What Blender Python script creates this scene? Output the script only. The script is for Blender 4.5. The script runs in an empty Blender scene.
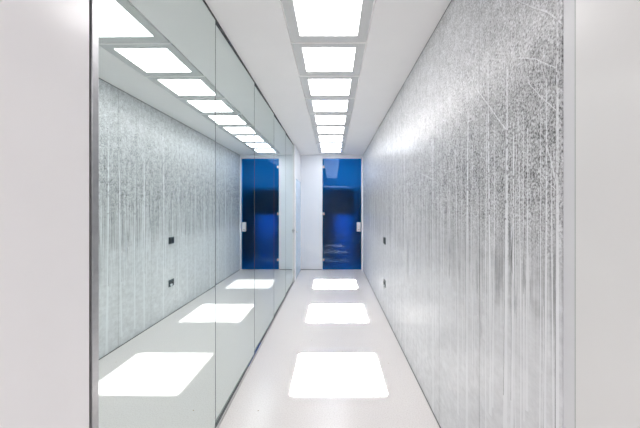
import bpy, bmesh, math, random
from mathutils import Vector
sc = bpy.context.scene
COL = sc.collection
PI = math.pi

# ---------------------------------------------------------------- helpers
def tag(o, label=None, cat=None, group=None, kind=None):
    if label: o['label'] = label
    if cat: o['category'] = cat
    if group: o['group'] = group
    if kind: o['kind'] = kind
    return o

def empty(name, loc, parent=None):
    o = bpy.data.objects.new(name, None); COL.objects.link(o)
    o.location = loc; o.empty_display_size = 0.1
    if parent: o.parent = parent
    return o

def add_box(bm, x0, x1, y0, y1, z0, z1, mi=0, bevel=0.0):
    v = [bm.verts.new(p) for p in ((x0,y0,z0),(x1,y0,z0),(x1,y1,z0),(x0,y1,z0),
                                   (x0,y0,z1),(x1,y0,z1),(x1,y1,z1),(x0,y1,z1))]
    fs = []
    for q in ((0,3,2,1),(4,5,6,7),(0,1,5,4),(1,2,6,5),(2,3,7,6),(3,0,4,7)):
        f = bm.faces.new([v[i] for i in q]); f.material_index = mi; fs.append(f)
    if bevel:
        es = list({e for f in fs for e in f.edges})
        bmesh.ops.bevel(bm, geom=es, offset=bevel, segments=2, affect='EDGES', profile=0.5)
    return fs

def add_cyl(bm, c, axis, r, depth, seg=24, mi=0, r2=None):
    """cylinder centred on c, along axis 'X','Y','Z'"""
    r2 = r if r2 is None else r2
    rings = []
    for s, rr in ((-0.5, r), (0.5, r2)):
        ring = []
        for i in range(seg):
            a = 2*PI*i/seg
            p = (rr*math.cos(a), rr*math.sin(a), s*depth)
            if axis == 'X': p = (p[2], p[0], p[1])
            elif axis == 'Y': p = (p[1], p[2], p[0])
            ring.append(bm.verts.new((c[0]+p[0], c[1]+p[1], c[2]+p[2])))
        rings.append(ring)
    for i in range(seg):
        j = (i+1) % seg
        f = bm.faces.new((rings[0][i], rings[0][j], rings[1][j], rings[1][i])); f.material_index = mi; f.smooth = True
    f = bm.faces.new(rings[0][::-1]); f.material_index = mi
    f = bm.faces.new(rings[1]); f.material_index = mi

def obj(name, bm, mats, parent=None):
    bmesh.ops.recalc_face_normals(bm, faces=bm.faces[:])
    me = bpy.data.meshes.new(name); bm.to_mesh(me); bm.free()
    for m in (mats if isinstance(mats, (list, tuple)) else [mats]): me.materials.append(m)
    o = bpy.data.objects.new(name, me); COL.objects.link(o)
    if parent: o.parent = parent
    return o

def boxes(name, lst, mats, parent=None, bevel=0.0):
    bm = bmesh.new()
    for b in lst: add_box(bm, *b[:6], mi=(b[6] if len(b) > 6 else 0), bevel=bevel)
    return obj(name, bm, mats, parent)

# ---------------------------------------------------------------- materials
def mat(name, color, rough=0.5, metal=0.0, spec=0.5, bump=None, vary=None, coat=0.0, coat_rough=0.05):
    m = bpy.data.materials.new(name); m.use_nodes = True
    nt = m.node_tree; b = nt.nodes['Principled BSDF']
    b.inputs['Base Color'].default_value = (*color, 1)
    b.inputs['Roughness'].default_value = rough
    b.inputs['Metallic'].default_value = metal
    b.inputs['Specular IOR Level'].default_value = spec
    b.inputs['Coat Weight'].default_value = coat
    b.inputs['Coat Roughness'].default_value = coat_rough
    tc = nt.nodes.new('ShaderNodeTexCoord')
    if vary:
        n = nt.nodes.new('ShaderNodeTexNoise'); n.inputs['Scale'].default_value = vary[0]
        n.inputs['Detail'].default_value = 4
        nt.links.new(tc.outputs['Object'], n.inputs['Vector'])
        r = nt.nodes.new('ShaderNodeValToRGB')
        r.color_ramp.elements[0].position = 0.3; r.color_ramp.elements[1].position = 0.7
        r.color_ramp.elements[0].color = (*[c*(1-vary[1]) for c in color], 1)
        r.color_ramp.elements[1].color = (*color, 1)
        nt.links.new(n.outputs['Fac'], r.inputs['Fac']); nt.links.new(r.outputs['Color'], b.inputs['Base Color'])
    if bump:
        n = nt.nodes.new('ShaderNodeTexNoise'); n.inputs['Scale'].default_value = bump[0]
        n.inputs['Detail'].default_value = 3
        nt.links.new(tc.outputs['Object'], n.inputs['Vector'])
        bp = nt.nodes.new('ShaderNodeBump'); bp.inputs['Strength'].default_value = bump[1]
        bp.inputs['Distance'].default_value = 0.002
        nt.links.new(n.outputs['Fac'], bp.inputs['Height']); nt.links.new(bp.outputs['Normal'], b.inputs['Normal'])
    return m

M = {}
M['ceiling'] = mat('ceiling_paint', (.92,.91,.905), .55, bump=(40,.05), vary=(3,.02))
M['wall']    = mat('wall_paint', (.85,.85,.86), .38, bump=(30,.05), vary=(2,.02))
M['panel_l'] = mat('white_laminate', (.84,.83,.84), .22, vary=(2.5,.03), bump=(1.6,.5))
M['panel_r'] = mat('warm_white_laminate', (.755,.75,.74), .3, vary=(2.5,.03), bump=(2,.2))
M['frame_l'] = mat('pale_grey_frame_paint', (.66,.67,.67), .4, vary=(20,.02))
M['wallfar'] = mat('cool_white_paint', (.80,.815,.84), .35, vary=(2,.02))  # slight blue cast from the door put into the wall colour
M['trim']    = mat('white_door_frame_paint', (.84,.85,.86), .3, vary=(10,.02))
M['alu']     = mat('brushed_aluminium', (.42,.42,.43), .3, metal=1.0, bump=(200,.15), vary=(30,.15))
M['greystrip'] = mat('grey_edge_profile', (.68,.685,.70), .4, vary=(10,.03))
M['dark']    = mat('dark_gap', (.05,.055,.06), .6, vary=(50,.2))
M['seal']    = mat('grey_rubber_seal', (.16,.17,.17), .45, vary=(60,.2))  # real base seals, also the painted shade of the ceiling gap
M['joint'] = mat('pale_green_grey_joint', (.38,.42,.39), .4, vary=(60,.1))
M['edgeseal'] = mat('grey_green_edge_seal', (.12,.14,.14), .4, vary=(60,.2))
M['track']   = mat('satin_steel_track', (.66,.65,.64), .35, metal=.25, vary=(30,.1))
M['blueseal']= mat('blue_protective_film', (.02,.12,.50), .25, vary=(40,.3))  # reflection of the blue door painted on a stretch of track
M['socket']  = mat('charcoal_plastic', (.075,.105,.115), .35, vary=(80,.1))
M['socket_in'] = mat('black_plastic', (.02,.025,.028), .4, vary=(80,.1))
M['metal']   = mat('satin_steel', (.50,.51,.52), .5, metal=1.0, vary=(80,.05))
M['lock']    = mat('white_lock_cover', (.86,.88,.90), .3, vary=(30,.02))
M['darkcab'] = mat('black_cabinet_laminate', (.006,.007,.009), .6, vary=(10,.2))
M['navy']    = mat('dark_room_paint', (.02,.024,.03), .7, vary=(4,.2))
M['roomwall']= mat('room_wall_paint', (.75,.75,.75), .6, vary=(3,.03))
M['roomgrey']= mat('grey_room_paint', (.33,.33,.34), .6, vary=(3,.05))
M['rearroom']= mat('rear_room_paint', (.70,.70,.70), .6, vary=(3,.05))

# mirror
m = bpy.data.materials.new('silver_mirror'); m.use_nodes = True; nt = m.node_tree
for n in list(nt.nodes): nt.nodes.remove(n)
out = nt.nodes.new('ShaderNodeOutputMaterial'); g = nt.nodes.new('ShaderNodeBsdfGlossy')
g.inputs['Color'].default_value = (.80,.865,.85,1); g.inputs['Roughness'].default_value = 0.0
nt.links.new(g.outputs[0], out.inputs[0]); M['mirror'] = m
M['mirror_edge'] = mat('mirror_glass_edge', (.10,.16,.15), .2, vary=(60,.1))

# light diffuser
def emis(name, col, s):
    m = bpy.data.materials.new(name); m.use_nodes = True; nt = m.node_tree
    b = nt.nodes['Principled BSDF']; b.inputs['Base Color'].default_value = (.9,.9,.9,1)
    b.inputs['Emission Color'].default_value = (*col,1); b.inputs['Emission Strength'].default_value = s
    return m
M['diffuser_cool'] = emis('lit_opal_diffuser_cool', (.87,.94,1.06), 8.2)
M['diffuser'] = emis('lit_opal_diffuser', (1,.972,.985), 8.6)

# floor
m = bpy.data.materials.new('speckled_resin_floor'); m.use_nodes = True; nt = m.node_tree; L = nt.links
b = nt.nodes['Principled BSDF']
tc = nt.nodes.new('ShaderNodeTexCoord')
n1 = nt.nodes.new('ShaderNodeTexNoise'); n1.inputs['Scale'].default_value = 110; n1.inputs['Detail'].default_value = 3
r1 = nt.nodes.new('ShaderNodeValToRGB')
r1.color_ramp.elements[0].position = .30; r1.color_ramp.elements[0].color = (.70,.66,.635,1)
r1.color_ramp.elements[1].position = .56; r1.color_ramp.elements[1].color = (.80,.765,.745,1)
vo = nt.nodes.new('ShaderNodeTexVoronoi'); vo.inputs['Scale'].default_value = 9
vo.inputs['Randomness'].default_value = 1
ms = nt.nodes.new('ShaderNodeMath'); ms.operation = 'LESS_THAN'; ms.inputs[1].default_value = .045
sep = nt.nodes.new('ShaderNodeSeparateColor')
gt = nt.nodes.new('ShaderNodeMath'); gt.operation = 'GREATER_THAN'; gt.inputs[1].default_value = .72
mu = nt.nodes.new('ShaderNodeMath'); mu.operation = 'MULTIPLY'
mx = nt.nodes.new('ShaderNodeMix'); mx.data_type = 'RGBA'
mx.inputs[7].default_value = (.36,.27,.17,1)
L.new(tc.outputs['Object'], n1.inputs['Vector']); L.new(tc.outputs['Object'], vo.inputs['Vector'])
L.new(n1.outputs['Fac'], r1.inputs['Fac']); L.new(vo.outputs['Distance'], ms.inputs[0])
L.new(vo.outputs['Color'], sep.inputs[0]); L.new(sep.outputs[0], gt.inputs[0])
L.new(ms.outputs[0], mu.inputs[0]); L.new(gt.outputs[0], mu.inputs[1]); L.new(mu.outputs[0], mx.inputs[0])
L.new(r1.outputs['Color'], mx.inputs[6]); L.new(mx.outputs[2], b.inputs['Base Color'])
b.inputs['Roughness'].default_value = .24; b.inputs['Specular IOR Level'].default_value = .5
M['floor'] = m

# blue frosted glass of the door: tinted, slightly blurred transmission + clear gloss
m = bpy.data.materials.new('blue_tinted_glass'); m.use_nodes = True; nt = m.node_tree; L = nt.links
for n in list(nt.nodes): nt.nodes.remove(n)
out = nt.nodes.new('ShaderNodeOutputMaterial')
rf = nt.nodes.new('ShaderNodeBsdfRefraction'); rf.inputs['IOR'].default_value = 1.5
rf.inputs['Roughness'].default_value = .40
tc = nt.nodes.new('ShaderNodeTexCoord'); nz = nt.nodes.new('ShaderNodeTexNoise'); nz.inputs['Scale'].default_value = .8
rp = nt.nodes.new('ShaderNodeValToRGB')
rp.color_ramp.elements[0].color = (.006,.41,.76,1); rp.color_ramp.elements[1].color = (.008,.43,.78,1)
L.new(tc.outputs['Object'], nz.inputs['Vector']); L.new(nz.outputs['Fac'], rp.inputs['Fac'])
L.new(rp.outputs['Color'], rf.inputs['Color'])
gl = nt.nodes.new('ShaderNodeBsdfGlossy'); gl.inputs['Roughness'].default_value = .0
gl.inputs['Color'].default_value = (.5,.72,1,1)
fr = nt.nodes.new('ShaderNodeFresnel'); fr.inputs['IOR'].default_value = 1.45
mxs = nt.nodes.new('ShaderNodeMixShader')
L.new(fr.outputs[0], mxs.inputs[0]); L.new(rf.outputs[0], mxs.inputs[1]); L.new(gl.outputs[0], mxs.inputs[2])
L.new(mxs.outputs[0], out.inputs[0]); M['blueglass'] = m

M['paleglass'] = mat('pale_blue_satin_glass', (.60,.76,.92), .2, vary=(1.2,.06))

# ---- forest mural print
def math_node(nt, op, a=None, b=None, va=None, vb=None, clamp=False):
    n = nt.nodes.new('ShaderNodeMath'); n.operation = op; n.use_clamp = clamp
    if a is not None: nt.links.new(a, n.inputs[0])
    elif va is not None: n.inputs[0].default_value = va
    if b is not None: nt.links.new(b, n.inputs[1])
    elif vb is not None: n.inputs[1].default_value = vb
    return n.outputs[0]
def ramp(nt, src, pts, interp='LINEAR'):
    r = nt.nodes.new('ShaderNodeValToRGB'); r.color_ramp.interpolation = interp
    e = r.color_ramp.elements
    while len(e) < len(pts): e.new(.5)
    for q, (p, c) in zip(e, pts):
        q.position = p; q.color = (c,c,c,1) if not isinstance(c, tuple) else (*c,1)
    nt.links.new(src, r.inputs['Fac']); return r.outputs['Color']
def noise(nt, vec, scale, sx, sy, sz, detail=3, rough=.6):
    mp = nt.nodes.new('ShaderNodeMapping'); mp.inputs['Scale'].default_value = (sx,sy,sz)
    nt.links.new(vec, mp.inputs['Vector'])
    n = nt.nodes.new('ShaderNodeTexNoise'); n.inputs['Scale'].default_value = scale
    n.inputs['Detail'].default_value = detail; n.inputs['Roughness'].default_value = rough
    nt.links.new(mp.outputs[0], n.inputs['Vector']); return n.outputs['Fac']

def mural_mat(name, trunk):
    m = bpy.data.materials.new(name); m.use_nodes = True; nt = m.node_tree; L = nt.links
    b = nt.nodes['Principled BSDF']; tc = nt.nodes.new('ShaderNodeTexCoord'); P = tc.outputs['Object']
    sx = nt.nodes.new('ShaderNodeSeparateXYZ'); L.new(P, sx.inputs[0])
    z01 = math_node(nt, 'DIVIDE', sx.outputs['Z'], vb=2.86)
    # twig tangle: fine noise and crossing hairlines
    tw = noise(nt, P, 115, 1, 1.0, .85, 3, .75)
    tw2 = noise(nt, P, 26, 1, 1.0, .6, 3, .6)
    twig = math_node(nt, 'ADD', math_node(nt, 'MULTIPLY', tw, vb=.84), math_node(nt, 'MULTIPLY', tw2, vb=.16))
    twig = ramp(nt, twig, [(.37, 0.0), (.50, .55), (.62, 1.0)])
    streak = ramp(nt, noise(nt, P, 1, 1, 58, 1.1, 2, .55), [(.38, 0.0), (.52, .6), (.62, 1.0)])
    snow = ramp(nt, noise(nt, P, 13, 1, 1.0, 1.5, 6, .75), [(.35, 0.0), (.65, 1.0)])
    # height masks (fraction of the wall height)
    mt = ramp(nt, z01, [(.44, 0.0), (.53, .8), (.60, 1.0), (.75, .85), (1.0, .55)])   # twigs
    ms_ = ramp(nt, z01, [(.20, .05), (.33, .15), (.41, 1.0), (.50, .9), (.62, .25), (.9, .2)])  # streaks
    base = ramp(nt, z01, [(0.0, .74), (.25, .72), (.365, .68), (.41, .59), (.50, .50), (.60, .42), (.72, .45), (.86, .56), (1.0, .60)])
    if trunk:
        base = ramp(nt, z01, [(0.0, .84), (.40, .84), (.60, .82), (.78, .68), (.92, .60)])
    # value = base + amp*(pattern-.55)
    a_tw = math_node(nt, 'MULTIPLY', math_node(nt, 'SUBTRACT', twig, vb=.52), mt)
    a_st = math_node(nt, 'MULTIPLY', math_node(nt, 'SUBTRACT', streak, vb=.58), ms_)
    a_sn = math_node(nt, 'SUBTRACT', snow, vb=.5)
    k = (.42, .04, .05) if trunk else (.74, .24, .15)
    v = math_node(nt, 'ADD', base, math_node(nt, 'MULTIPLY', a_tw, vb=k[0]))
    v = math_node(nt, 'ADD', v, math_node(nt, 'MULTIPLY', a_st, vb=k[1]))
    v = math_node(nt, 'ADD', v, math_node(nt, 'MULTIPLY', a_sn, vb=k[2]))
    v = math_node(nt, 'MINIMUM', math_node(nt, 'MAXIMUM', v, vb=.06), vb=.84)
    cc = nt.nodes.new('ShaderNodeCombineColor')
    L.new(math_node(nt, 'MULTIPLY', v, vb=.985), cc.inputs[0]); L.new(v, cc.inputs[1])
    L.new(math_node(nt, 'MULTIPLY', v, vb=1.02), cc.inputs[2])
    L.new(cc.outputs[0], b.inputs['Base Color'])
    b.inputs['Roughness'].default_value = .27; b.inputs['IOR'].default_value = 1.19
    return m
M['print'] = mural_mat('winter_forest_print', False)
M['birch'] = mural_mat('printed_birch_bark', True)
M['bark'] = mat('printed_dark_bark', (.27,.275,.285), .36, vary=(60,.3))
M['twiglight'] = mat('printed_snowy_twig', (.70,.70,.71), .36, vary=(90,.3))
M['seam'] = mat('mural_seam', (.22,.23,.23), .5, vary=(40,.1))

# ---------------------------------------------------------------- dimensions
H = 2.86
XL, XR = -.818, .755
YE = 7.47          # end wall
YB = -.9           # rear edge of the corridor
Y0, PIT = 2.3855, .602   # ceiling panel boundaries
PX0, PX1 = -.331, .270

# ---------------------------------------------------------------- setting
tag(boxes('floor', [(-2.6,2.6,-4.2,YE,-.08,0), (-1.5,1.6,YE,9.6,-.08,0)], M['floor']), kind='structure')
cl = [(-1.0,PX0-.004,YB,YE+.1,H,H+.14), (PX1+.004,.95,YB,YE+.1,H,H+.14),
      (PX0-.004,PX1+.004,Y0+8*PIT,YE+.1,H,H+.14), (PX0-.004,PX1+.004,YB,Y0-1*PIT,H,H+.14),
      (-1.0,.95,YB,YE+.1,H+.14,H+.2)]
for k in range(0, 8):
    y = Y0 + k*PIT; cl.append((PX0-.004,PX1+.004,y-.0065,y+.0065,H-.009,H+.12))
tag(boxes('ceiling', cl, M['ceiling']), kind='structure')

XF = -.787
OY0, OY1, OZ = 6.45, 7.44, 2.19     # side doorway in the left wall
tag(boxes('wall_left', [(-1.0,-.832,YB,6.245,0,H,0), (-.832,XL,YB,1.008,0,H-.004,1),
                        (-1.0,XF,6.247,OY0,0,H,0), (-1.0,XF,OY0,OY1,OZ,H,0), (-1.0,XF,OY1,YE,0,H,0),
                        (-1.0,-.95,OY0,OY1,0,OZ,0)], [M['wall'], M['panel_l']]), kind='structure')
tag(boxes('wall_right', [(.775,.95,YB,YE,0,H,0), (XR,.775,YB,.932,0,H-.004,1)], [M['wall'], M['panel_r']]), kind='structure')
DX0, DX1, DZ = -.252, .716, 2.772
tag(boxes('wall_far', [(-1.0,DX0-.012,YE,YE+.1,0,H), (DX0-.012,DX1+.04,YE,YE+.1,DZ+.03,H), (DX1+.04,.95,YE,YE+.1,0,H)],
          M['wallfar']), kind='structure')
tag(boxes('wall_behind', [(-1.0,.95,YB-.06,YB,2.70,H+.14)], M['wall']), kind='structure')
tag(boxes('wall_rear_room', [(-2.7,-2.6,-4.2,YB-.06,0,2.8), (2.6,2.7,-4.2,YB-.06,0,2.8), (-2.7,2.7,-4.3,-4.2,0,2.8),
                             (-2.7,2.7,-4.3,YB-.06,2.8,2.9), (-2.7,-1.0,YB-.06,YB,0,2.8), (.95,2.7,YB-.06,YB,0,2.8)],
          M['rearroom']), kind='structure')

# shadow gaps painted as dark strips, jamb and base lines
tag(boxes('trim_1', [(-.832,XL+.003,1.017,1.046,0,H-.004)], M['alu'], bevel=.0015), kind='structure')
tag(boxes('trim_2', [(.757,.775,.938,.984,0,H-.004), (.757,.775,.932,.938,0,H-.004,1)], [M['greystrip'], M['joint']]), kind='structure')
tag(boxes('trim_3', [(XR-.001,.775,.984,YE,H-.006,H)], M['seal']), kind='structure')
tag(boxes('trim_4', [(-.832,XL+.005,1.048,6.245,H-.016,H)], M['dark']), kind='structure')
tag(boxes('baseboard_right', [(XR-.004,.775,.984,YE,0,.008)], M['seal']), kind='structure')
tag(boxes('baseboard_left', [(-.832,XL+.016,1.048,6.245,0,.006,0), (XL+.011,XL+.016,1.048,6.245,0,.017,0),
                             (XL+.001,XL+.006,1.048,2.9,.006,.009,2), (XL+.001,XL+.006,2.9,3.4,.006,.009,1), (XL+.001,XL+.006,3.4,6.245,.006,.009,2), (-.832,XL,1.048,6.245,.006,.0095,2)],
          [M['track'], M['blueseal'], M['seal']]), kind='structure')
tag(boxes('baseboard_far', [(XF,DX0-.012,YE-.006,YE,0,.012)], M['seal']), kind='structure')

# ---------------------------------------------------------------- mirrors
ORD = ['nearest the camera beside the steel jamb', 'second from the steel jamb', 'third and middle of the five panels',
       'fourth from the steel jamb, next to last', 'farthest from the camera with a small steel lock']
for i in range(5):
    y0, y1 = 1.048+i*1.0394, 1.048+(i+1)*1.0394
    t = empty('mirror_panel', (XL, (y0+y1)/2, .012))
    tag(t, 'tall frameless mirror panel on left wall, ' + ORD[i], 'mirror', 'floor to ceiling mirror panels on the left wall')
    t.rotation_euler.z = -.008          # the sheets hang a touch out of line
    hy = (y1-y0)/2
    bm = bmesh.new(); add_box(bm, -.006, 0, -hy+.0022, hy-.0047, 0, H-.028)
    for f in bm.faces: f.material_index = 1
    bmesh.ops.recalc_face_normals(bm, faces=bm.faces[:])
    for f in bm.faces:
        if f.normal.x > .9: f.material_index = 0
    obj('mirror_glass', bm, [M['mirror'], M['mirror_edge']], t)
    boxes('backing_board', [(-.0095,-.0062,-hy,hy,0,H-.028)], M['dark'], t)
    boxes('edge_seal', [(-.0095,.0012,hy-.0045,hy-.0012,0,H-.028)], M['edgeseal'], t)
    if i == 4:
        bm = bmesh.new()
        add_box(bm, 0, .012, hy-.060, hy-.012, 1.02, 1.10, bevel=.003)
        add_cyl(bm, (.018, hy-.036, 1.06), 'X', .012, .014)
        tag(obj('lock', bm, M['metal'], t), label='small steel lock on the mirror edge')

# ---------------------------------------------------------------- mural
rnd = random.Random(11)
bm = bmesh.new()
MY0, MY1 = .986, YE-.001
MZ0, MZ1 = .009, H-.007
add_box(bm, XR, .7745, MY0, MY1, MZ0, MZ1, 0)
def quad(pts, x, mi):
    f = bm.faces.new([bm.verts.new((x, *p)) for p in pts]); f.material_index = mi
def cl_(v, a, b_): return max(a, min(b_, v))
def stripe(path, x, mi, rough=.0):
    """ribbon along path [(y,z,w)] lying on the print"""
    prev = None
    n = len(path)
    for i, (y, z, w) in enumerate(path):
        a = path[max(0,i-1)]; c = path[min(n-1,i+1)]
        dy, dz = c[0]-a[0], c[1]-a[1]; l = math.hypot(dy, dz) or 1
        ny, nz = dz/l, -dy/l
        r1_, r2_ = 1+rnd.uniform(-rough,rough), 1+rnd.uniform(-rough,rough)
        p = [(cl_(y-ny*w/2*r1_,MY0,MY1), cl_(z-nz*w/2*r1_,MZ0,MZ1)), (cl_(y+ny*w/2*r2_,MY0,MY1), cl_(z+nz*w/2*r2_,MZ0,MZ1))]
        cur = [bm.verts.new((x, *q)) for q in p]
        if prev:
            f = bm.faces.new((prev[0], prev[1], cur[1], cur[0])); f.material_index = mi
        prev = cur
def trunk(y, w, zb, zt, lean=0.0, x=None, nicks=True, bend=None):
    x = XR-.0004 if x is None else x
    bend = rnd.uniform(-.02,.02) if bend is None else bend
    path = []; n = int((zt-zb)/.03)+2
    ph = rnd.uniform(0,6)
    for i in range(n+1):
        t = i/n; z = zb+(zt-zb)*t
        path.append((y+lean*(z-1.54)+bend*math.sin(t*4+ph)*.5, z, w*(1.05-.62*t)*(1+.35*max(0,.03-t)/.03)))
    stripe(path, x, 1, .10)
    # shaded bark edge and dark knots
    if w > .011:
        e = [(p[0]+p[2]*.42, p[1], p[2]*.14) for p in path if p[1] > .7]
        if len(e) > 2: stripe(e, x-.0002, 2 if w > .02 else 3, .5)
    if nicks:
        for _ in range(int(max(0,zt-1.45)*16*min(1.6,w/.012))):
            z = rnd.uniform(1.45, zt); i = int((z-zb)/(zt-zb)*n); p = path[cl_(i,0,n)]
            h = rnd.uniform(.003,.012)*min(1.5,w/.015); ww = p[2]*rnd.uniform(.2,.65); s = rnd.choice((-1,1))
            yc = p[0]+s*(p[2]-ww)/2
            quad([(yc-ww/2,z),(yc+ww/2,z+h*rnd.uniform(-.3,.6)),(yc+ww/2,z+h),(yc-ww/2,z+h*.8)], x-.0004, 2)
# trunks read off the print (position along the wall, width, foot, top)
for y, w, zb, zt, ln in ((1.008,.022,.05,2.45,.0),(1.064,.015,.25,2.0,.0),(1.088,.008,.6,1.9,-.01),(1.034,.010,.4,1.75,.012),(1.303,.036,.0,2.15,-.008),(1.255,.024,.02,1.9,-.006),(1.21,.009,.55,1.9,.004),
        (1.185,.008,.7,1.9,.0),(1.165,.009,.75,1.85,.0),(1.448,.020,.55,2.3,.012),(1.40,.010,.6,2.0,-.015),(1.475,.010,.45,2.0,.0),
        (1.675,.030,.05,2.1,-.012),(1.62,.009,.7,1.9,.0),(1.755,.009,.6,1.9,.02),(1.835,.020,.3,1.9,.03),(1.93,.008,.6,2.25,.0),(2.09,.008,.5,2.3,.0),
        (2.256,.028,.0,2.05,.0),(2.42,.010,.3,1.9,.01),(2.60,.014,.2,2.0,.01),(2.85,.012,.2,2.0,.0),
        (3.138,.030,.0,2.45,.015),(3.30,.024,.1,2.2,-.03),(3.558,.024,.1,2.1,.005),(3.724,.030,.0,2.25,-.008),(3.86,.016,.4,1.9,.0),
        (4.144,.030,.0,2.3,.0),(4.55,.018,.2,2.1,.01),(4.80,.020,.1,2.0,.0),(5.07,.028,.0,2.2,.0),(5.42,.020,.1,2.0,.01),(5.67,.026,.0,2.2,-.01),(6.1,.020,.1,2.0,0),(6.5,.03,.0,2.2,0),(6.9,.02,.1,2.1,0)):
    trunk(y, w, max(zb,MZ0), zt, ln, bend=0.0 if y < 1.05 else None)
for _ in range(210):
    y = rnd.uniform(1.0, 7.4); zb = rnd.uniform(.55, 1.12)
    w = (.0035+.009*rnd.random()*(1.2-zb))*(1+.10*(y-1))
    trunk(y, w, zb, min(1.95, zb+rnd.uniform(.35,1.0)), rnd.gauss(0,.012), nicks=(w > .008 and y < 4), x=XR-.0003)
# dark gaps between trunks along the wood's edge
for _ in range(120):
    y = rnd.uniform(1.0, 7.4); z = rnd.uniform(1.05,1.3); w = rnd.uniform(.002,.006)*(1+.12*(y-1)); h = rnd.uniform(.08,.32)
    stripe([(y,z,w*.3),(y+rnd.uniform(-.003,.003),z+h*.4,w),(y+rnd.uniform(-.004,.004),z+h,w*.2)], XR-.0006, 3 if rnd.random() < .55 else 2, .2)
# pale leaning branches
def branch(pts, w, mi=1):
    path = []
    for i in range(len(pts)-1):
        (a,b_),(c,d) = pts[i], pts[i+1]
        k = max(2, int(math.hypot(c-a,d-b_)/.02))
        for j in range(k):
            t = j/k; path.append((a+(c-a)*t+rnd.uniform(-.001,.001), b_+(d-b_)*t+rnd.uniform(-.001,.001), w))
    path.append((*pts[-1], w))
    stripe(path, XR-.0008, mi, .15)
def px(x, y):      # a point of the print from where it is seen on the wall
    Y = XR*300/(x-332.6); return (Y, 1.54+(208-y)*Y/300)
branch([px(517,0),px(532,7),px(547,12),px(556,18),px(562,24)], .006)
branch([px(517,1),px(532,8.3),px(547,13.3),px(556,19.3),px(562,25)], .0014, 2)
branch([px(478,91),px(487,103),px(496,116),px(506,129)], .006)
branch([px(513,58),px(525,58),px(535,59),px(545,63),px(556,68)], .0035)
branch([px(528,82),px(540,96),px(556,110)], .004)
branch([px(547,145),px(552,165),px(557,184)], .005)
branch([px(533,166),px(539,180),px(545,192),px(551,182)], .0025, 2)
branch([px(540,172),px(550,184),px(556,190)], .003)
branch([px(420,173),px(434,180)], .004)
for _ in range(420):                          # small crossing twigs
    y = 1.0+6.2*rnd.random()**1.7; z = rnd.uniform(1.5, 2.75); a = rnd.gauss(PI/2,.75); l = rnd.uniform(.03,.16)
    w = rnd.uniform(.0012,.003)*(1+.15*(y-1)); kx = rnd.uniform(-.015,.015)
    if z > MZ1-.17: z = MZ1-.17
    p = [(cl_(y+math.cos(a)*l*t+kx*math.sin(PI*t),MY0,MY1), z+math.sin(a)*l*t, w*(1-.5*t)) for t in (0,.33,.66,1)]
    stripe(p, XR-.0007, rnd.choice((1,4,2,4,3)), .2)
for k in range(11):                           # joints between the printed sheets
    y = 1.542+k*.58
    if y < MY1-.02: quad([(y-.0016,MZ0),(y+.0016,MZ0),(y+.0016,MZ1),(y-.0016,MZ1)], XR-.001, 5)
me_faces = None
me = bpy.data.meshes.new('forest_mural')
bm.normal_update()
for f in bm.faces:
    if len(f.verts) == 4 and f.material_index in (1,2,3,4,5) and f.normal.x > 0: f.normal_flip()
bm.to_mesh(me); bm.free()
M['bark2'] = mat('printed_grey_bark', (.40,.41,.42), .36, vary=(60,.3))
for k in ('print','birch','bark','bark2','twiglight','seam'): me.materials.append(M[k])
mu_ = bpy.data.objects.new('forest_mural', me); COL.objects.link(mu_)
tag(mu_, 'black and white print of bare birch trunks covering the right wall', 'mural')

# ---------------------------------------------------------------- wall sockets
def socket(z, kind):
    t = empty('wall_socket', (XR-.0012, 4.33, z))
    bm = bmesh.new(); add_box(bm, -.011, 0, -.066, .066, -.050, .050, bevel=.004); obj('cover_plate', bm, M['socket'], t)
    for s in (-1, 1):
        bm = bmesh.new()
        if kind:
            add_cyl(bm, (-.0125, s*.031, .006), 'X', .025, .004)
            for d in (-.009, .009): add_cyl(bm, (-.015, s*.031+d, .006), 'X', .0035, .003, 10, 1)
            obj('socket_insert', bm, [M['socket_in'], M['metal']], t)
        else:
            add_box(bm, -.016, -.010, s*.031-.027, s*.031+.027, -.038, .038, bevel=.003)
            obj('rocker', bm, M['socket_in'], t)
    if kind:
        bm = bmesh.new()
        add_box(bm, -.034, -.0145, -.050, -.016, -.034, -.006, bevel=.006); add_cyl(bm, (-.025,-.033,-.045), 'Z', .005, .03, 12)
        add_cyl(bm, (-.025,-.033,-.072), 'Z', .0035, .03, 10)
        tag(obj('plug', bm, M['lock'], t), label='pale plug with a short cable end')
    return t
tag(socket(1.07, 0), 'dark grey double switch plate on the forest mural, the upper one', 'switch')
tag(socket(.455, 1), 'dark wall socket low on the forest mural with a plug in it', 'socket')

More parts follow.
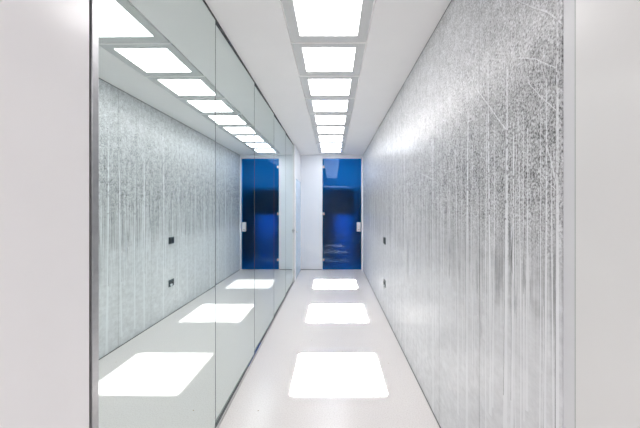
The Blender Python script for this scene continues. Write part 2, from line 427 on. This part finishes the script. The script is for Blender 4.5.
# ---------------------------------------------------------------- ceiling lights
NAMES = ['first of the row, straight above the photographer', 'nearest end of the row, beyond the top edge of the photo',
         'largest and nearest the camera, cut by the top edge', 'second nearest in the row', 'third nearest in the row', 'fourth nearest in the row',
         'middle of the nine seen', 'fourth from the blue door', 'third from the blue door', 'next to last before the blue door',
         'farthest and smallest, closest to the blue door']
proto = None
for k in range(2, 11):
    yc = Y0 + (k-3+.5)*PIT; xc = (PX0+PX1)/2
    if proto is None:
        t = empty('ceiling_light', (xc, yc, H)); proto = t
        bm = bmesh.new(); o_, i_, s_ = .2945, .222, .2215
        def ring(r, z):
            f = 0.0 if r > .28 else .014; e = 0.0 if r > .28 else .004
            return [bm.verts.new(p) for p in ((-r+e,-r,z),(r-e,-r,z),(r-e,r-f,z),(-r+e,r-f,z))]
        rs = [ring(o_,.06), ring(o_,-.004), ring(o_-.004,-.006), ring(i_+.004,-.006), ring(i_,-.003), ring(i_,.06)]
        for a, b_ in zip(rs, rs[1:]+rs[:1]):
            for q in range(4): bm.faces.new((a[q], a[(q+1)%4], b_[(q+1)%4], b_[q]))
        obj('frame', bm, M['frame_l'], t)
        bm = bmesh.new(); add_box(bm, -s_+.004, s_-.004, -s_, s_-.014, -.0015, .008); obj('diffuser', bm, M['diffuser'], t)
    else:
        t = proto.copy(); COL.objects.link(t); t.location = (xc, yc, H)
        for ch in proto.children:
            c = ch.copy(); COL.objects.link(c); c.parent = t
            if k >= 9 and ch.name.startswith('diffuser'):      # cool tint added in place of blue spill from the door
                c.data = ch.data.copy(); c.data.materials[0] = M['diffuser_cool']
    tag(t, 'square white backlit ceiling panel in a grey frame, ' + NAMES[k], 'ceiling light', 'square light panels along the ceiling')
    t['label'] = 'square lit ceiling panel, ' + NAMES[k]

# ---------------------------------------------------------------- blue glass door
d = empty('door_1', ((DX0+DX1)/2, YE, 0)); tag(d, kind='structure')
d['label'] = 'full height blue glass door at the far end'
cx = (DX0+DX1)/2; hw = (DX1-DX0)/2
boxes('door_frame', [(-hw-.012,-hw-.003,-.004,.1,0,DZ+.03), (hw+.004,hw+.04,-.012,.1,0,DZ+.03), (-hw-.003,hw+.004,-.012,.1,DZ+.005,DZ+.03)], M['trim'], d)
gl_ = boxes('glass_leaf', [(-hw,hw,.020,.030,.008,DZ)], M['blueglass'], d)
for z in (.245, 1.395, 2.565):
    bm = bmesh.new(); add_box(bm, -hw-.004, -hw+.052, .008, .0195, z-.030, z+.030, bevel=.004)
    add_cyl(bm, (-hw+.026,.006,z+.012), 'Y', .007, .006, 16); add_cyl(bm, (-hw+.026,.006,z-.012), 'Y', .007, .006, 16)
    add_cyl(bm, (-hw-.001,.012,z), 'Z', .006, .07, 16)
    obj('hinge', bm, M['metal'], d)
bm = bmesh.new(); add_box(bm, hw-.112, hw-.018, -.014, .0195, .955, 1.185, bevel=.005)
lk = obj('lock_case', bm, M['lock'], d)
bm = bmesh.new(); add_cyl(bm, (hw-.065,-.020,1.00), 'Y', .014, .012); obj('lock_cylinder', bm, M['metal'], lk)
bm = bmesh.new(); add_cyl(bm, (hw-.065,-.026,1.12), 'Y', .009, .024); add_box(bm, hw-.105, hw-.055, -.043, -.034, 1.112, 1.128, bevel=.003)
obj('handle', bm, M['lock'], lk)

# pale blue side door in the left wall
d2 = empty('door_2', (XF, (OY0+OY1)/2, 0)); tag(d2, kind='structure'); d2['label'] = 'pale blue side door in the left wall'
hy = (OY1-OY0)/2
boxes('door_leaf', [(-.045,-.004,-hy+.012,hy-.004,.006,OZ-.012)], M['paleglass'], d2)
boxes('door_frame', [(-.07,0.0,-hy,-hy+.012,0,OZ), (-.07,-.002,hy-.004,hy,0,OZ), (-.07,0.0,-hy+.012,hy-.004,OZ-.012,OZ)], M['trim'], d2)
bm = bmesh.new(); add_cyl(bm, (.006,-hy+.07,1.02), 'X', .009, .020); add_box(bm, .012, .020, -hy+.062, -hy+.16, 1.012, 1.028, bevel=.002)
obj('handle', bm, M['metal'], d2)

# room behind the blue door
RB = 8.75
tag(boxes('wall_beyond_left', [(-1.1,-1.0,YE+.1,RB,0,H)], M['navy']), kind='structure')
tag(boxes('wall_beyond_right', [(1.3,1.4,YE+.1,RB,0,H)], M['navy']), kind='structure')
tag(boxes('wall_beyond_back', [(-1.1,1.4,RB,RB+.1,2.06,H,2), (-1.1,.10,RB,RB+.1,0,2.06,1), (.62,1.4,RB,RB+.1,0,2.06,1),
     (.10,.62,RB,RB+.1,0,2.06,0)], [M['roomwall'], M['navy'], M['roomgrey']]), kind='structure')  # glow and darkness put into the wall colours: pale column, dark sides, grey top
cab = empty('wall_cabinet', (.23, 8.05, 1.36)); tag(cab, 'black hanging cabinet dimly seen behind the blue glass door', 'cabinet')
boxes('cabinet_body', [(-.29,.33,-.15,.13,0,.69)], M['darkcab'], cab, bevel=.006)
for s_x in (-.285, .022): boxes('cabinet_door', [(s_x,s_x+.303,-.168,-.151,.006,.684)], M['darkcab'], cab, bevel=.003)
boxes('mounting_rail', [(-.2,.24,.13,RB-8.05,.5,.56)], M['darkcab'], cab)
tag(boxes('ceiling_beyond', [(-1.1,1.4,YE+.1,RB,H,H+.1)], M['roomwall']), kind='structure')

# ---------------------------------------------------------------- lights
def area(name, loc, sx, sy, power, spread=180, color=(1,1,1), rot=(0,0,0)):
    l = bpy.data.lights.new(name, 'AREA'); l.shape = 'RECTANGLE'; l.size = sx; l.size_y = sy
    l.energy = power; l.color = color; l.spread = math.radians(spread)
    o = bpy.data.objects.new(name, l); COL.objects.link(o); o.location = loc; o.rotation_euler = rot
    return o
PATCH = [(2.48,3.15,.75,.05,1100), (4.06,4.77,.80,.065,600), (5.75,6.43,.82,.05,300)]
for a, b_, w_, x_, p_ in PATCH:
    area('downlight', (x_, (a+b_)/2, H-.012), w_, b_-a, p_, 1.6)  # unseen beams without a fixture, added to make the bright floor patches
area('rear_room_light', (-.1, -2.0, 2.78), 2.6, 1.6, 90, 180, (1,.975,.985))  # added fill behind the camera, lifts the near walls
area('cabinet_light', (.23, 8.22, 1.345), .4, .06, 2.6, 150, (.04,.42,1), (math.radians(40),0,0))  # added blue lamp, makes the glow below the cabinet
area('room_light', (.35, 7.72, H-.03), .6, .2, 30, 180, (.9,.95,1), (math.radians(38),0,0))  # added fill kept out of view, lights the space behind the glass

# ---------------------------------------------------------------- world, camera, view
w = bpy.data.worlds.new('world'); sc.world = w; w.use_nodes = True
w.node_tree.nodes['Background'].inputs[0].default_value = (.5,.5,.52,1)
w.node_tree.nodes['Background'].inputs[1].default_value = .0
cam = bpy.data.cameras.new('camera'); co = bpy.data.objects.new('camera', cam); COL.objects.link(co)
co.location = (0,0,1.54); co.rotation_euler = (PI/2,0,0)
cam.sensor_width = 36; cam.lens = 300/640*36; cam.clip_start = .02
cam.shift_x = (320-332.6)/640; cam.shift_y = -6/640
sc.camera = co
sc.view_settings.view_transform = 'Standard'; sc.view_settings.look = 'None'
sc.view_settings.exposure = 0.22; sc.view_settings.gamma = 1.0; sc.view_settings.use_curve_mapping = False
c = sc.cycles
c.max_bounces = 16; c.diffuse_bounces = 8; c.glossy_bounces = 8; c.transmission_bounces = 8
c.use_adaptive_sampling = False; c.sample_clamp_indirect = 6; c.use_denoising = True
try: c.denoiser = 'OPENIMAGEDENOISE'
except Exception: pass
